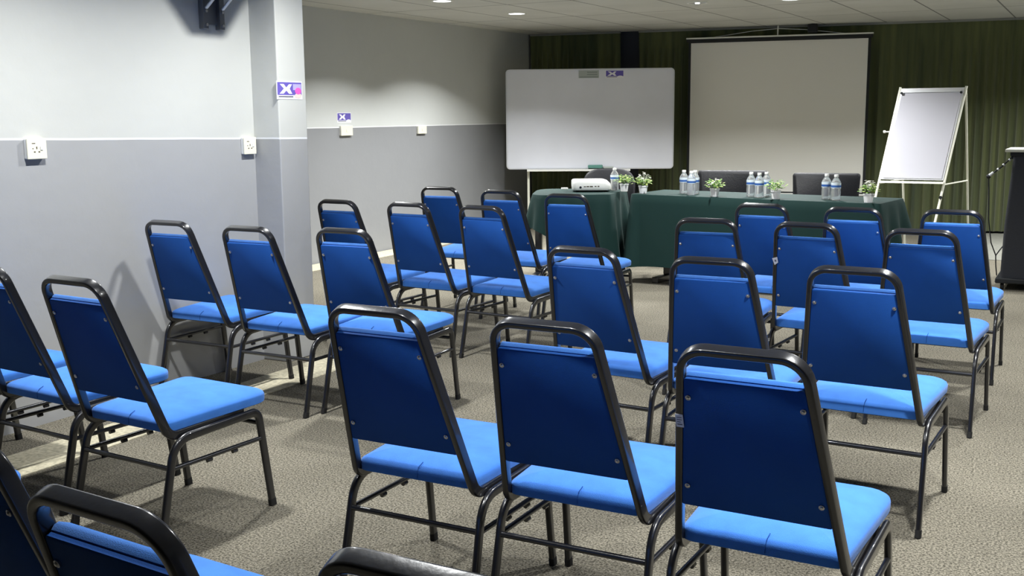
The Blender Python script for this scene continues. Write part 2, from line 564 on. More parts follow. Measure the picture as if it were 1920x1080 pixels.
def make_chair():
    t = thing('banquet_chair', 'x', 'chair', (0, 0, 0), 0, 'blue banquet chairs in rows')
    # back frame: one bent tube, under the seat, up, round the top and down again
    hw = lambda z: 0.1430 + (0.8177 - z) * 0.1282
    off = 0.011
    zt = 0.8870
    a = [Vector((0.196, 0.20, 0.371)), Vector((0.1985, -0.128, 0.364)), backpt(hw(zt), zt, off)]
    b = [Vector((-p.x, p.y, p.z)) for p in reversed(a)]
    path = arc_path(a + b, [0.045, 0.060, 0.060, 0.045], 8)
    MB().sweep(path, 0.018, 0.031, (0, 0, -1), 0.28).build('back_frame', M['frame'], t)
    # cushion and back panel of the backrest
    wid = lambda z: 0.1345 + (0.8177 - z) * 0.1277

    def back_ring(zb, ztp, inset, off):
        pts = [(-wid(zb) + inset, zb), (wid(zb) - inset, zb), (wid(ztp) - inset, ztp), (-wid(ztp) + inset, ztp)]
        return [backpt(x, z, off) for x, z in round_poly(pts, 0.008, 4)]
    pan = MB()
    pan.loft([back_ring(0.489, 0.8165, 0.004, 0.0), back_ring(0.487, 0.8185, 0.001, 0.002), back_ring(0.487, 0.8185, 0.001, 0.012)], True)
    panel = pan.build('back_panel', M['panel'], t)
    cu = MB()
    cu.loft([back_ring(0.487, 0.8205, 0.001, 0.012), back_ring(0.485, 0.8245, 0.000, 0.020), back_ring(0.486, 0.8245, 0.001, 0.026),
             back_ring(0.492, 0.819, 0.010, 0.034), back_ring(0.505, 0.805, 0.024, 0.038)], True)
    cu.build('backrest_cushion', M['fabric'], t)
    for sx in (-1, 1):
        for fz in (0.133, 0.834):
            z = 0.8177 + (0.4881 - 0.8177) * fz
            p = backpt(sx * wid(z) * 0.905, z, 0)
            s = MB()
            s.cyl(p, p + NB * 0.003, 0.0065, 10)
            s.cyl(p + NB * 0.003, p + NB * 0.0055, 0.0055, 10, 0.0025)
            s.build('screw', M['steel'], panel)
    # seat cushion
    def seat_ring(inset, z, zf):
        pts = [(-0.196 + inset, -0.135 + inset), (0.196 - inset, -0.135 + inset), (0.222 - inset, 0.325 - inset), (-0.222 + inset, 0.325 - inset)]
        r = [max(0.004, q - inset) for q in (0.035, 0.035, 0.075, 0.075)]
        out = []
        for x, y in round_poly(pts, r, 6):
            k = (y + 0.135) / 0.46
            out.append((x, y, z + zf * k))
        return out
    se = MB()
    rings = [seat_ring(0.006, 0.376, 0.012), seat_ring(0.001, 0.379, 0.012), seat_ring(0.000, 0.392, 0.012), seat_ring(0.0, 0.403, 0.012),
             seat_ring(0.003, 0.409, 0.012), seat_ring(0.014, 0.416, 0.012), seat_ring(0.035, 0.424, 0.012), seat_ring(0.08, 0.434, 0.012), seat_ring(0.15, 0.440, 0.012)]
    se.loft(rings, True)
    seat = se.build('seat', M['fabric'], t)
    pp = MB()
    pp.loft([seat_ring(0.02, 0.371, 0.012), seat_ring(0.012, 0.3765, 0.012)], False)
    pp.build('seat_base', M['rubber'], seat)
    sm_ = MB()
    sm_.tube([(0.012, -0.1352, 0.384), (0.013, -0.1345, 0.404), (0.014, -0.126, 0.4165), (0.016, -0.11, 0.4245)], 0.0012, 6)
    sm_.build('seam', M['panel'], seat)
    # four legs: front and rear leg of a side meet in the middle of the seat rail
    for sx in (-1, 1):
        xf, xt = 0.2205 * sx, 0.2155 * sx
        rear = arc_path([(xf, -0.2042, 0.004), (xt, -0.122, 0.352), (xt, 0.06, 0.357)], [0.085], 8)
        front = arc_path([(xf, 0.3025, 0.004), (xt, 0.256, 0.362), (xt, 0.06, 0.357)], [0.034], 8)
        for pth in (rear, front):
            lg = MB().sweep(pth, 0.0175, 0.030, (0, 1, 0), 0.45).build('leg', M['frame'], t)
            f = pth[0]
            d = (Vector(pth[1]) - f).normalized()
            MB().sweep([f - d * 0.004, f + d * 0.022], 0.0195, 0.032, (0, 1, 0), 0.45).build('foot_cap', M['rubber'], lg)
        ss = MB()
        ya, yb = -0.143, 0.268
        x = 0.2175 * sx
        ss.cyl((x, ya, 0.262), (x, yb, 0.262), 0.0080, 10)
        for y in (0.02, 0.135):
            ss.cyl((x, y - 0.010, 0.2495), (x, y + 0.010, 0.2495), 0.0075, 8)
        ss.build('side_stretcher', M['frame'], t)
    MB().cyl((-0.2175, -0.146, 0.264), (0.2175, -0.146, 0.264), 0.0085, 10).build('rear_stretcher', M['frame'], t)
    MB().cyl((-0.2165, 0.259, 0.318), (0.2165, 0.259, 0.318), 0.0085, 10).build('front_stretcher', M['frame'], t)
    return t


G = 'blue banquet chairs in rows'
CH = [
    ('A', -1.657, 2.570, 0.2, 'large foreground blue chair at the aisle, left end of the nearest full row'),
    ('B', -1.170, 2.591, 0.3, 'large foreground blue chair between the chair with white tag and the aisle chair'),
    ('C', -0.644, 2.498, -0.8, 'nearest large blue chair with small white tag on its left back tube'),
    ('e', -2.815, 2.588, -3.2, 'blue chair left of the aisle with whole seat top and four legs showing'),
    ('d', -3.381, 2.675, -3.9, 'blue chair cut by the left edge, back right half in view'),
    ('zz', -3.915, 2.685, -1.6, 'blue chair almost wholly beyond the left edge, only seat edge and leg showing'),
    ('y', -2.797, 1.572, -1.6, 'blue chair beyond lower left edge, only the rounded seat corner showing'),
    ('x', -1.605, 1.348, -3.5, 'blue chair in the bottom left corner, only a slanting right back tube showing'),
    ('b', -1.113, 1.232, -4.0, 'blue chair at bottom left with only top rail and upper backrest showing'),
    ('c', -0.637, 1.252, 0.0, 'blue chair at bottom centre with only its black top rail showing'),
    ('f', -3.986, 4.094, 0.4, 'blue chair standing against the left wall just before the pillar'),
    ('g', -3.430, 4.043, -0.2, 'blue chair in front of the pillar, between the wall chair and the aisle chair'),
    ('h', -2.968, 4.146, 1.0, 'blue chair at the aisle overlapping the chair behind the pillar, third row'),
    ('i', -1.687, 3.959, -3.3, 'blue chair right of the aisle whose seat shows past the foreground chair backs'),
    ('j', -1.178, 3.867, 1.0, 'blue chair directly behind the top rail of the chair with white tag'),
    ('k', -0.677, 3.835, -2.1, 'right end blue chair just beyond the chair with white tag'),
    ('l', -4.014, 5.477, -2.3, 'blue chair beside the recess past the pillar, lower part hidden by an aisle chair'),
    ('m', -3.490, 5.462, -3.3, 'middle blue chair of the left block in the second row from the green tables'),
    ('n', -2.985, 5.437, -3.7, 'blue chair at the aisle end, left block, second row from the green tables'),
    ('o', -1.668, 5.218, 4.1, 'blue chair in front of the plain green cloth, low back with only top showing'),
    ('p', -1.146, 5.202, -4.8, 'blue chair with a small white triangular sticker on its left back tube'),
    ('q', -0.653, 5.106, -2.1, 'right end blue chair of the second row from the green tables'),
    ('r', -4.115, 6.732, 2.7, 'farthest left blue chair, topmost against the grey recess wall'),
    ('s', -3.516, 6.561, 0.4, 'blue chair just left of the white whiteboard leg in the farthest row'),
    ('t', -2.967, 6.414, 1.2, 'blue chair in front of the round-cornered side table cloth'),
    ('u', -1.626, 6.153, -3.9, 'blue chair of the farthest row before the middle of the long table'),
    ('v', -1.131, 6.081, -2.3, 'blue chair of the farthest row before the right end of the long table'),
    ('w', -0.664, 6.128, -0.2, 'blue chair of the farthest row in front of the flip chart legs'),
]
proto = make_chair()
placed = {}
for i, (k, u, w, a, lab) in enumerate(CH):
    if i == 0:
        proto.location = (u, w, 0)
        proto.rotation_euler = (0, 0, math.radians(a))
        proto['label'] = lab
        placed[k] = proto
    else:
        placed[k] = dup(proto, (u, w, 0), math.radians(a), lab)


def tube_sticker(chair, z, kind):
    hwz = 0.1430 + (0.8177 - z) * 0.1282
    c = backpt(-hwz + 0.004, z, 0.011) + NB * 0.0155
    fr = [o for o in chair.children if o.name.startswith('back_frame')][0]
    xa = Vector((1, 0, 0))
    m = MB()
    if kind == 'tag':
        pts = [(-0.009, -0.017), (0.009, -0.017), (0.009, 0.017), (-0.009, 0.017)]
    else:
        pts = [(-0.013, 0.012), (-0.004, -0.022), (0.014, -0.008), (0.012, 0.020)]
    vs = [c + xa * x + TB * y for x, y in pts] + [c + NB * 0.001 + xa * x + TB * y for x, y in pts]
    m.add(vs, [(3, 2, 1, 0), (4, 5, 6, 7), (0, 1, 5, 4), (1, 2, 6, 5), (2, 3, 7, 6), (3, 0, 4, 7)])
    o = m.build('sticker', M['sign_white'], fr)
    o['label'] = 'small white sticker'
    m2 = MB()
    q = NB * 0.0013
    rows = ((-0.006, 0.006, 0.008, 0.010), (-0.006, 0.006, 0.002, 0.004), (-0.006, 0.003, -0.004, -0.002), (-0.006, 0.006, -0.011, -0.008)) if kind == 'tag' else ((-0.002, 0.006, -0.004, 0.006),)
    for x0, x1, y0, y1 in rows:
        m2.add([c + q + xa * x + TB * y for x, y in ((x0, y0), (x1, y0), (x1, y1), (x0, y1))], [(0, 1, 2, 3)])
    m2.build('print', M['ink'], fr)


tube_sticker(placed['C'], 0.715, 'tag')
tube_sticker(placed['p'], 0.715, 'tri')


# ------------------------------------------------------------------ wall sockets, signs, bracket
def wall_socket(u, w, z, size_w, size_h, label, holes=True):
    """on a wall facing +u"""
    t = thing('wall_socket', label, 'socket', (u, w, z), 0, 'cream wall sockets')
    MB().box(0, 0.020, -size_w / 2, size_w / 2, -size_h / 2, size_h / 2).build('back_box', M['white'], t, bevel=0.004)
    MB().box(0.020, 0.027, -size_w / 2 - 0.001, size_w / 2 + 0.001, -size_h / 2 - 0.001, size_h / 2 + 0.001).build('face_plate', M['cream'], t, bevel=0.003)
    if holes:
        h = MB()
        for y, z0, a, b in ((-0.002, 0.004, 0.006, 0.011), (-0.014, -0.014, 0.009, 0.006), (0.010, -0.014, 0.009, 0.006), (-0.022, 0.001, 0.005, 0.005)):
            h.box(0.0268, 0.0275, y - a / 2, y + a / 2, z0 - b / 2, z0 + b / 2)
        h.build('pin_holes', M['hole'], t)
        s = MB().box(0.027, 0.031, 0.016, 0.028, -0.006, 0.010)
        s.build('switch', M['white'], t, bevel=0.001)
        MB().box(0.0268, 0.0273, -0.026, -0.008, 0.022, 0.026).build('print', M['hole'], t)
    else:
        MB().box(0.027, 0.030, -0.012, 0.012, -0.012, 0.012).build('switch', M['cream'], t, bevel=0.001)
    return t


wall_socket(U_NEAR, 3.262, 1.262, 0.100, 0.090, 'cream wall socket at far left on the grey painted wall')
wall_socket(U_NEAR, 4.645, 1.236, 0.096, 0.092, 'cream wall socket on the wall just left of the pillar')
wall_socket(U_FAR, 8.632, 1.256, 0.185, 0.095, 'cream double socket under the small purple sign in the recess', False)
wall_socket(U_FAR, 9.975, 1.243, 0.165, 0.082, 'cream double socket in the recess right of the purple sign', False)


def sign(mx, sw, sh, label, style):
    """small printed notice; local x along, z up, -y out"""
    t = thing('sign', label, 'sign', (0, 0, 0), 0, 'small purple signs')
    t.matrix_world = mx
    MB().box(-sw / 2 - 0.006, sw / 2 + 0.006, -0.002, 0, -sh / 2 - 0.006, sh / 2 + 0.006).build('backing', M['sign_white'], t)

    def poly(name, pts, m, d):
        q = MB()
        q.add([(x * sw, -d, z * sh) for x, z in pts] + [(x * sw, -0.0015, z * sh) for x, z in pts],
              [tuple(range(len(pts)))] + [(i, (i + 1) % len(pts), len(pts) + (i + 1) % len(pts), len(pts) + i) for i in range(len(pts))])
        return q.build(name, m, t)
    poly('field', [(-0.5, -0.30), (0.5, -0.30), (0.5, 0.5), (-0.5, 0.5)], M['purple'], 0.0026)
    # broken white X on the left half
    poly('emblem', [(-0.40, 0.38), (-0.24, 0.38), (-0.14, 0.16), (-0.02, 0.38), (0.10, 0.38), (0.00, 0.10), (0.10, -0.22), (-0.03, -0.22), (-0.14, -0.02), (-0.26, -0.22), (-0.42, -0.22), (-0.24, 0.10)], M['sign_white'], 0.0032)
    disc = [(0.35 + 0.13 * math.cos(a), -0.04 + 0.22 * math.sin(a)) for a in [2 * PI * k / 16 for k in range(16)]]
    if style == 'pink':
        poly('patch', [(0.14, 0.02), (0.48, 0.02), (0.48, 0.40), (0.14, 0.40)], M['lilac'], 0.0030)
        poly('disc', disc, M['pink'], 0.0036)
        poly('badge', [(0.35 + 0.14 * math.cos(a), -0.33 + 0.16 * math.sin(a)) for a in [2 * PI * k / 16 for k in range(16)]], M['peach'], 0.0034)
    else:
        poly('badge', [(0.32 + 0.15 * math.cos(a), -0.34 + 0.13 * math.sin(a)) for a in [2 * PI * k / 16 for k in range(16)]], M['sign_white'], 0.0034)
    poly('text_line', [(-0.46, -0.44), (0.14, -0.44), (0.14, -0.36), (-0.46, -0.36)], M['ink'], 0.0028)
    return t


ON_LEFT = Matrix.Rotation(PI / 2, 4, 'Z')     # local -y points to +u
sign(Matrix.Translation((U_PIL, 4.806, 1.540)) @ ON_LEFT, 0.205, 0.088, 'purple and pink sign with white emblem on the pillar', 'pink')
sign(Matrix.Translation((U_FAR, 8.625, 1.382)) @ ON_LEFT, 0.21, 0.085, 'small purple sign with white emblem above a socket in the recess', 'plain')

# wall bracket hanging into view; unseen loudspeaker assumed, its taper shaping the wall shadow
assumed_spk = thing('bracket_assumed_speaker', 'grey metal wall bracket hanging at the top edge above the left wall', 'bracket', (U_NEAR, 4.42, 1.86))
for dy in (-0.075, 0.045):
    m = MB().box(0.0, 0.035, dy - 0.018, dy + 0.018, -0.005, 0.34)
    r = m.build('rail', M['bracket'], assumed_spk, bevel=0.002)
    for dz in (0.015, 0.085):
        MB().cyl((0.035, dy, dz), (0.043, dy, dz), 0.008, 10).build('bolt', M['steel'], r)
MB().box(0.004, 0.012, -0.055, 0.03, 0.02, 0.34).build('plate', M['bracket'], assumed_spk)
for dy in (-0.075, 0.045):
    MB().sweep([(0.04, dy, 0.10), (0.235, dy, 0.26)], 0.012, 0.02, (0, 1, 0)).build('arm', M['alu'], assumed_spk)
m = MB()
pl = [(-0.10, 0.155), (0.07, 0.155), (0.235, 0.34), (0.235, 0.50), (-0.265, 0.50), (-0.265, 0.34)]
k = len(pl)
m.add([(0.14, y, z) for y, z in pl] + [(0.36, y, z) for y, z in pl],
      [tuple(reversed(range(k))), tuple(range(k, 2 * k))] + [(a, (a + 1) % k, k + (a + 1) % k, k + a) for a in range(k)])
m.build('assumed_cabinet', M['assumed_spk'], assumed_spk, bevel=0.008)
m = MB()
pl = [(-0.08, 0.19), (0.05, 0.19), (0.205, 0.35), (0.205, 0.475), (-0.235, 0.475), (-0.235, 0.35)]
m.add([(0.361, y, z) for y, z in pl] + [(0.368, y, z) for y, z in pl],
      [tuple(reversed(range(k))), tuple(range(k, 2 * k))] + [(a, (a + 1) % k, k + (a + 1) % k, k + a) for a in range(k)])
m.build('assumed_grille', M['black'], assumed_spk)


# ------------------------------------------------------------------ curtains on the back wall
ALONG = Vector((math.cos(SK), -math.sin(SK), 0))
BACKN = Vector((math.sin(SK), math.cos(SK), 0))


def back_pt(u, off, z=0.0):
    return Vector((u, backw(u, off), z))


def curtain(u0, u1, label, pitch, amp, ztop=2.392, zbot=0.03):
    p0 = back_pt(u0, 0.10)
    L = (back_pt(u1, 0.10) - p0).length
    t = thing('curtain', label, 'curtain', p0, math.atan2(ALONG.y, ALONG.x), 'green curtains on the back wall')
    n = int(L / 0.012)
    ph = [0.0]
    for i in range(n):
        ph.append(ph[-1] + 2 * PI * 0.012 / pitch * (0.72 + 0.56 * (0.5 + 0.5 * math.sin(i * 0.043 + 1.7 * math.sin(i * 0.011)))))
    zs = [ztop, ztop - 0.05, ztop - 0.16, ztop - 0.22, ztop - 0.30, ztop - 0.5, 1.3, 0.8, 0.4, zbot]
    am = [0.10, 0.16, 0.28, 0.45, 0.8, 1.0, 1.0, 1.05, 1.1, 1.15]
    vs, fs = [], []
    for z, a in zip(zs, am):
        for i in range(n + 1):
            f = math.sin(ph[i]) + 0.25 * math.sin(ph[i] * 0.37 + z * 0.8)
            vs.append((i * L / n + 0.010 * math.cos(ph[i]) * a, -amp * a * f, z + (0.006 * math.sin(ph[i] * 0.5) if z == ztop else 0)))
    for k in range(len(zs) - 1):
        for i in range(n):
            a = k * (n + 1) + i
            fs.append((a, a + 1, a + n + 2, a + n + 1))
    MB().add(vs, fs, True).build('drape', M['curtain'], t)
    MB().box(0, L, -0.02, 0.03, ztop - 0.012, ZC - 0.002).build('track', M['track'], t)
    return t


curtain(-6.56, -5.40, 'short dark green pleated curtain behind the whiteboard', 0.085, 0.022)
curtain(-5.17, 2.30, 'wide olive green pleated curtain behind the screen and flip chart', 0.105, 0.026)

# ------------------------------------------------------------------ projection screen
sc_t = thing('projection_screen', 'large white pull-down projection screen hanging before the green curtain', 'projector screen',
             back_pt(-3.49, 0.22), math.atan2(ALONG.y, ALONG.x))
MB().box(-1.065, 1.065, -0.035, 0.035, 2.235, 2.275).build('housing', M['black'], sc_t, bevel=0.006)
hs = MB().box(-1.07, 1.07, -0.040, 0.040, 2.270, 2.288)
hs.build('housing_top', M['white'], sc_t, bevel=0.004)
fb = MB().box(-1.045, 1.045, -0.004, 0.004, 0.44, 2.24)
fb.build('fabric_border', M['black'], sc_t)
MB().box(-1.005, 1.005, -0.0055, -0.0042, 0.46, 2.225).build('projection_surface', M['screen'], sc_t)
MB().box(-1.015, -1.005, -0.0056, -0.0043, 0.46, 2.225).box(1.005, 1.015, -0.0056, -0.0043, 0.46, 2.225).build('white_edge', M['white'], sc_t)
MB().cyl((-1.06, 0, 0.43), (1.06, 0, 0.43), 0.014, 12).build('weight_bar', M['white'], sc_t)
hk = MB()
hk.tube([(0.0, 0, 2.287), (0.0, 0, 2.372), (0.0, 0.02, 2.40)], 0.008, 8)
hk.build('hook', M['white'], sc_t)
MB().tube([(-0.75, 0, 2.288), (-0.3, 0, 2.345), (0.0, 0, 2.365), (0.3, 0, 2.345), (0.75, 0, 2.288)], 0.003, 6).build('hanging_wire', M['alu'], sc_t)
bx = thing('ceiling_speaker', 'small black box fixed to the ceiling above the screen', 'speaker', back_pt(-3.10, 0.22, ZC), math.atan2(ALONG.y, ALONG.x))
MB().box(-0.055, 0.055, -0.05, 0.05, -0.10, -0.004).build('body', M['black'], bx, bevel=0.008)
MB().box(-0.02, 0.02, -0.02, 0.02, -0.006, 0.0).build('mount', M['black'], bx)

# ------------------------------------------------------------------ whiteboard on its stand
P0, P1 = Vector((-6.343, 11.462, 0)), Vector((-4.537, 12.304, 0))
WBL = (P1 - P0).length
wb = thing('whiteboard', 'wide whiteboard on a white stand left of the projection screen', 'whiteboard', P0, math.atan2((P1 - P0).y, (P1 - P0).x))
zb0, zb1 = 0.745, 1.925
outer = [(x + WBL / 2, z + (zb0 + zb1) / 2) for x, z in rrect(WBL, zb1 - zb0, 0.045, 6)]
inner = [(x + WBL / 2, z + (zb0 + zb1) / 2) for x, z in rrect(WBL - 0.03, zb1 - zb0 - 0.03, 0.035, 6)]
m = MB()
n = len(outer)
m.add([(x, -0.012, z) for x, z in outer] + [(x, -0.012, z) for x, z in inner] + [(x, 0.016, z) for x, z in outer] + [(x, -0.006, z) for x, z in inner],
      [(i, (i + 1) % n, n + (i + 1) % n, n + i) for i in range(n)] + [(i, 2 * n + i, 2 * n + (i + 1) % n, (i + 1) % n) for i in range(n)]
      + [(n + i, n + (i + 1) % n, 3 * n + (i + 1) % n, 3 * n + i) for i in range(n)] + [tuple(range(2 * n, 3 * n))])
m.build('board_frame', M['alu'], wb)
MB().add([(x, -0.0065, z) for x, z in inner], [tuple(range(n))]).build('writing_surface', M['board'], wb)
MB().box(0.25, 1.48, -0.075, 0.0, zb0 - 0.022, zb0 - 0.012).box(0.25, 1.48, -0.078, -0.072, zb0 - 0.022, zb0 + 0.002).build('pen_tray', M['white'], wb, bevel=0.002)
for x in (0.262, 1.46):
    p = MB().box(x - 0.014, x + 0.014, 0.02, 0.048, 0.06, 1.75).build('post', M['cream_enamel'], wb, bevel=0.003)
    MB().box(x - 0.016, x + 0.016, -0.26, 0.30, 0.045, 0.075).build('base_foot', M['cream_enamel'], wb, bevel=0.004)
    for y in (-0.24, 0.28):
        MB().cyl((x - 0.012, y, 0.024), (x + 0.012, y, 0.024), 0.024, 14).build('castor', M['rubber'], wb)
MB().box(0.27, 1.46, 0.025, 0.043, 0.195, 0.235).build('cross_bar', M['cream_enamel'], wb, bevel=0.003)
wbm = wb.matrix_basis.copy()


def on_board(x, z, y=-0.0066):
    return Matrix.Translation(P0) @ Matrix.Rotation(wb.rotation_euler.z, 4, 'Z') @ Matrix.Translation((x, y, z))


sign(on_board(1.29, 1.858), 0.205, 0.082, 'dark purple sign stuck on the top edge of the whiteboard', 'plain')
lb = thing('notice', 'pale grey paper label stuck on the whiteboard top left of the purple sign', 'label')
lb.matrix_world = on_board(0.985, 1.862)
MB().box(-0.12, 0.12, -0.001, 0, -0.045, 0.045).build('paper', M['grey_label'], lb)
q = MB()
for z, x0, x1 in ((0.022, -0.02, 0.10), (-0.005, -0.02, 0.10), (-0.034, -0.11, 0.11)):
    q.box(x0, x1, -0.0016, -0.0008, z - 0.004, z + 0.004)
q.build('text_lines', M['grey_ink'], lb)
er = thing('board_eraser', 'green board eraser lying on the whiteboard tray', 'eraser')
er.matrix_world = on_board(1.065, zb0 - 0.0115, -0.044)
MB().box(-0.085, 0.085, -0.024, 0.024, 0.0, 0.022).build('felt', M['black'], er, bevel=0.002)
MB().box(-0.087, 0.087, -0.026, 0.026, 0.022, 0.062).build('handle', M['mint'], er, bevel=0.008)
er2 = thing('board_cleaner', 'grey cloth pad beside the green eraser on the whiteboard tray', 'eraser')
er2.matrix_world = on_board(1.22, zb0 - 0.012, -0.042)
MB().box(-0.062, 0.062, -0.024, 0.024, 0.0, 0.018).build('felt', M['black'], er2, bevel=0.002)
MB().box(-0.062, 0.062, -0.024, 0.024, 0.018, 0.045).build('handle', M['grey_label'], er2, bevel=0.012)

# ------------------------------------------------------------------ tables and cloths
ZT = 0.74


def cloth(name, label, corners, radii, hem, seed, waves):
    """draped cloth: flat top, skirt falling to a hem of varying height; hem(edge index, t)"""
    rnd = random.Random(seed)
    N = len(corners)
    base = []
    segs = []
    for i in range(N):
        a, b = Vector(corners[i]), Vector(corners[(i + 1) % N])
        prv, nxt = Vector(corners[i - 1]), Vector(corners[(i + 2) % N])
        L = (b - a).length
        k = max(8, int(L / 0.022))
        segs.append((i, a, b, k))
    ring = round_poly(corners, radii, 8)
    # resample ring evenly
    per = []
    for i in range(len(ring)):
        per.append((Vector(ring[i]), Vector(ring[(i + 1) % len(ring)])))
    tot = sum((b - a).length for a, b in per)
    n = int(tot / 0.02)
    pts = []
    d = 0.0
    idx = 0
    acc = 0.0
    for j in range(n):
        target = tot * j / n
        while acc + (per[idx][1] - per[idx][0]).length < target:
            acc += (per[idx][1] - per[idx][0]).length
            idx += 1
        a, b = per[idx]
        pts.append(a + (b - a) * ((target - acc) / max(1e-9, (b - a).length)))
    c = sum(pts, Vector((0, 0))) / n
    nor = []
    for j in range(n):
        tg = (pts[(j + 1) % n] - pts[j - 1]).normalized()
        nor.append(Vector((tg.y, -tg.x)))
    hems = [hem(p.x, p.y) for p in pts]
    for _ in range(6):
        hems = [(hems[j - 1] + 2 * hems[j] + hems[(j + 1) % n]) / 4 for j in range(n)]
    s = [tot * j / n for j in range(n)]
    rows = []
    rows.append([(p.x - nn.x * 0.012, p.y - nn.y * 0.012, ZT + 0.0005) for p, nn in zip(pts, nor)])
    rows.append([(p.x - nn.x * 0.003, p.y - nn.y * 0.003, ZT - 0.0015) for p, nn in zip(pts, nor)])
    rows.append([(p.x, p.y, ZT - 0.006) for p in pts])
    for fr in (0.12, 0.3, 0.5, 0.7, 0.88, 1.0):
        r = []
        for j in range(n):
            wv, amp = waves(pts[j].x, pts[j].y)
            o = 0.004 + fr * (0.020 + amp * (0.5 + 0.5 * math.sin(2 * PI * s[j] / wv + 0.8 * math.sin(s[j] * 3.1 + seed))))
            z = ZT - 0.006 - (ZT - 0.006 - hems[j]) * fr
            r.append((pts[j].x + nor[j].x * o, pts[j].y + nor[j].y * o, z))
        rows.append(r)
    vs = [p for r in rows for p in r] + [(c.x, c.y, ZT + 0.0005)]
    fs = [(j, (j + 1) % n, len(vs) - 1) for j in range(n)]
    for k in range(len(rows) - 1):
        for j in range(n):
            fs.append((k * n + j, (k + 1) * n + j, (k + 1) * n + (j + 1) % n, k * n + (j + 1) % n))
    o = MB().add(vs, fs, True).build(name, M['cloth'])
    return tag(o, label, 'tablecloth', 'dark green tablecloths')


MF_L, MF_R = Vector((-3.440, 8.318)), Vector((-1.408, 8.072))
md = (MF_R - MF_L).normalized()
mn = Vector((-md.y, md.x))
M_DEPTH = 0.60
main_c = [MF_L, MF_R, MF_R + mn * M_DEPTH, MF_L + mn * M_DEPTH]


def main_hem(x, y):
    q = Vector((x, y)) - MF_L
    a, b = q.dot(md), q.dot(mn)
    L = (MF_R - MF_L).length
    if b < 0.03:
        return 0.135 + 0.02 * math.sin(a * 5)
    if a > L - 0.03:
        return 0.16 + 0.36 * min(1, b / 0.45)
    if a < 0.03:
        return 0.14
    return 0.50


cloth('tablecloth', 'dark green cloth over the long table in front of the screen', main_c, [0.03] * 4, main_hem, 3,
      lambda x, y: (0.19, 0.055) if (Vector((x, y)) - MF_L).dot(md) < 0.10 else ((0.23, 0.05) if (Vector((x, y)) - MF_L).dot(md) > 1.98 else (0.62, 0.010)))
side_c = [Vector((-4.13, 7.85)), Vector((-3.580, 8.228)), Vector((-3.665, 8.80)), Vector((-4.47, 8.67))]


def side_hem(x, y):
    if x < -4.05:
        return 0.46
    if y > 8.6:
        return 0.45
    k = (x + 4.05) / 0.5
    return 0.42 - 0.29 * max(0, min(1, k * 1.5))


cloth('tablecloth', 'dark green cloth over the round-cornered side table under the projector', side_c, [0.20, 0.03, 0.03, 0.24], side_hem, 5,
      lambda x, y: (0.17, 0.055))


def table(name, label, corners, rz_dir, radii=0.02):
    c = sum(corners, Vector((0, 0))) / len(corners)
    t = thing(name, label, 'table', (c.x, c.y, 0), 0, 'tables under green cloths')
    ins = []
    for p in corners:
        ins.append(tuple((p - c) * 0.965))
    MB().prism(round_poly(ins, radii, 5), ZT - 0.032, ZT - 0.004).build('tabletop', M['wood'], t)
    d = rz_dir.normalized()
    nn = Vector((-d.y, d.x))
    L = max((p - c).dot(d) for p in corners) * 0.80
    for s in (-1, 1):
        b = d * (L * s)
        leg = MB().box(-0.03, 0.03, -0.03, 0.03, 0.05, ZT - 0.032, Matrix.Translation((b.x, b.y, 0)) @ Matrix.Rotation(math.atan2(d.y, d.x), 4, 'Z'))
        leg.build('leg', M['frame'], t, bevel=0.004)
        ft = MB().box(-0.03, 0.03, -0.235, 0.235, 0.0, 0.05, Matrix.Translation((b.x, b.y, 0)) @ Matrix.Rotation(math.atan2(d.y, d.x), 4, 'Z'))
        ft.build('foot', M['frame'], t, bevel=0.006)
    MB().box(-L, L, -0.012, 0.012, 0.10, 0.16, Matrix.Rotation(math.atan2(d.y, d.x), 4, 'Z')).build('stretcher', M['frame'], t)
    return t


table('conference_table', 'long table hidden under the dark green cloth before the screen', main_c, md)
table('side_table', 'smaller table hidden under the green cloth that carries the projector', side_c, Vector((0.87, 0.28)), [0.19, 0.02, 0.02, 0.23])


# ------------------------------------------------------------------ things on the tables
def on_table(x, y):
    return (x, y, ZT + 0.0008)


pj = thing('projector', 'white projector with rear sockets lying on the side table', 'projector', on_table(-3.872, 8.490), math.radians(26))
m = MB()
prof = lambda s, z: [(x, y, z) for x, y in rrect(0.335 * s, 0.245 * s, 0.045 * s, 5)]
m.loft([prof(0.95, 0.014), prof(0.985, 0.020), prof(1.0, 0.045), [(x - 0.004, y, z) for x, y, z in prof(0.98, 0.070)], [(x - 0.016, y, z) for x, y, z in prof(0.90, 0.092)], [(x - 0.026, y, z) for x, y, z in prof(0.78, 0.102)]], True)
body = m.build('body', M['white'], pj)
pm = MB()
for x, w_, z, h_ in ((-0.055, 0.018, 0.046, 0.008), (-0.03, 0.022, 0.047, 0.009), (0.0, 0.026, 0.047, 0.010), (0.035, 0.016, 0.048, 0.008), (0.06, 0.014, 0.048, 0.010)):
    pm.box(x - w_ / 2, x + w_ / 2, -0.1228, -0.118, z - h_ / 2, z + h_ / 2)
pm.build('ports', M['hole'], body)
MB().cyl((-0.092, -0.118, 0.040), (-0.092, -0.1232, 0.040), 0.010, 14).build('power_inlet', M['black'], body)
MB().cyl((0.075, 0.11, 0.055), (0.075, 0.150, 0.055), 0.034, 20).build('lens_barrel', M['black'], pj)
for x, y in ((-0.12, -0.08), (0.12, -0.08), (-0.12, 0.08), (0.12, 0.08)):
    MB().cyl((x, y, 0), (x, y, 0.016), 0.012, 12).build('foot', M['rubber'], pj)
rm = MB().prism(rrect(0.060, 0.036, 0.010, 3), 0, 0.016)
r_ = rm.build('remote_control', M['white'], None, bevel=0.004)
r_.location = on_table(-4.175, 8.595)
r_.rotation_euler = (0, 0, math.radians(30))
tag(r_, 'small white remote lying left of the projector', 'remote control')


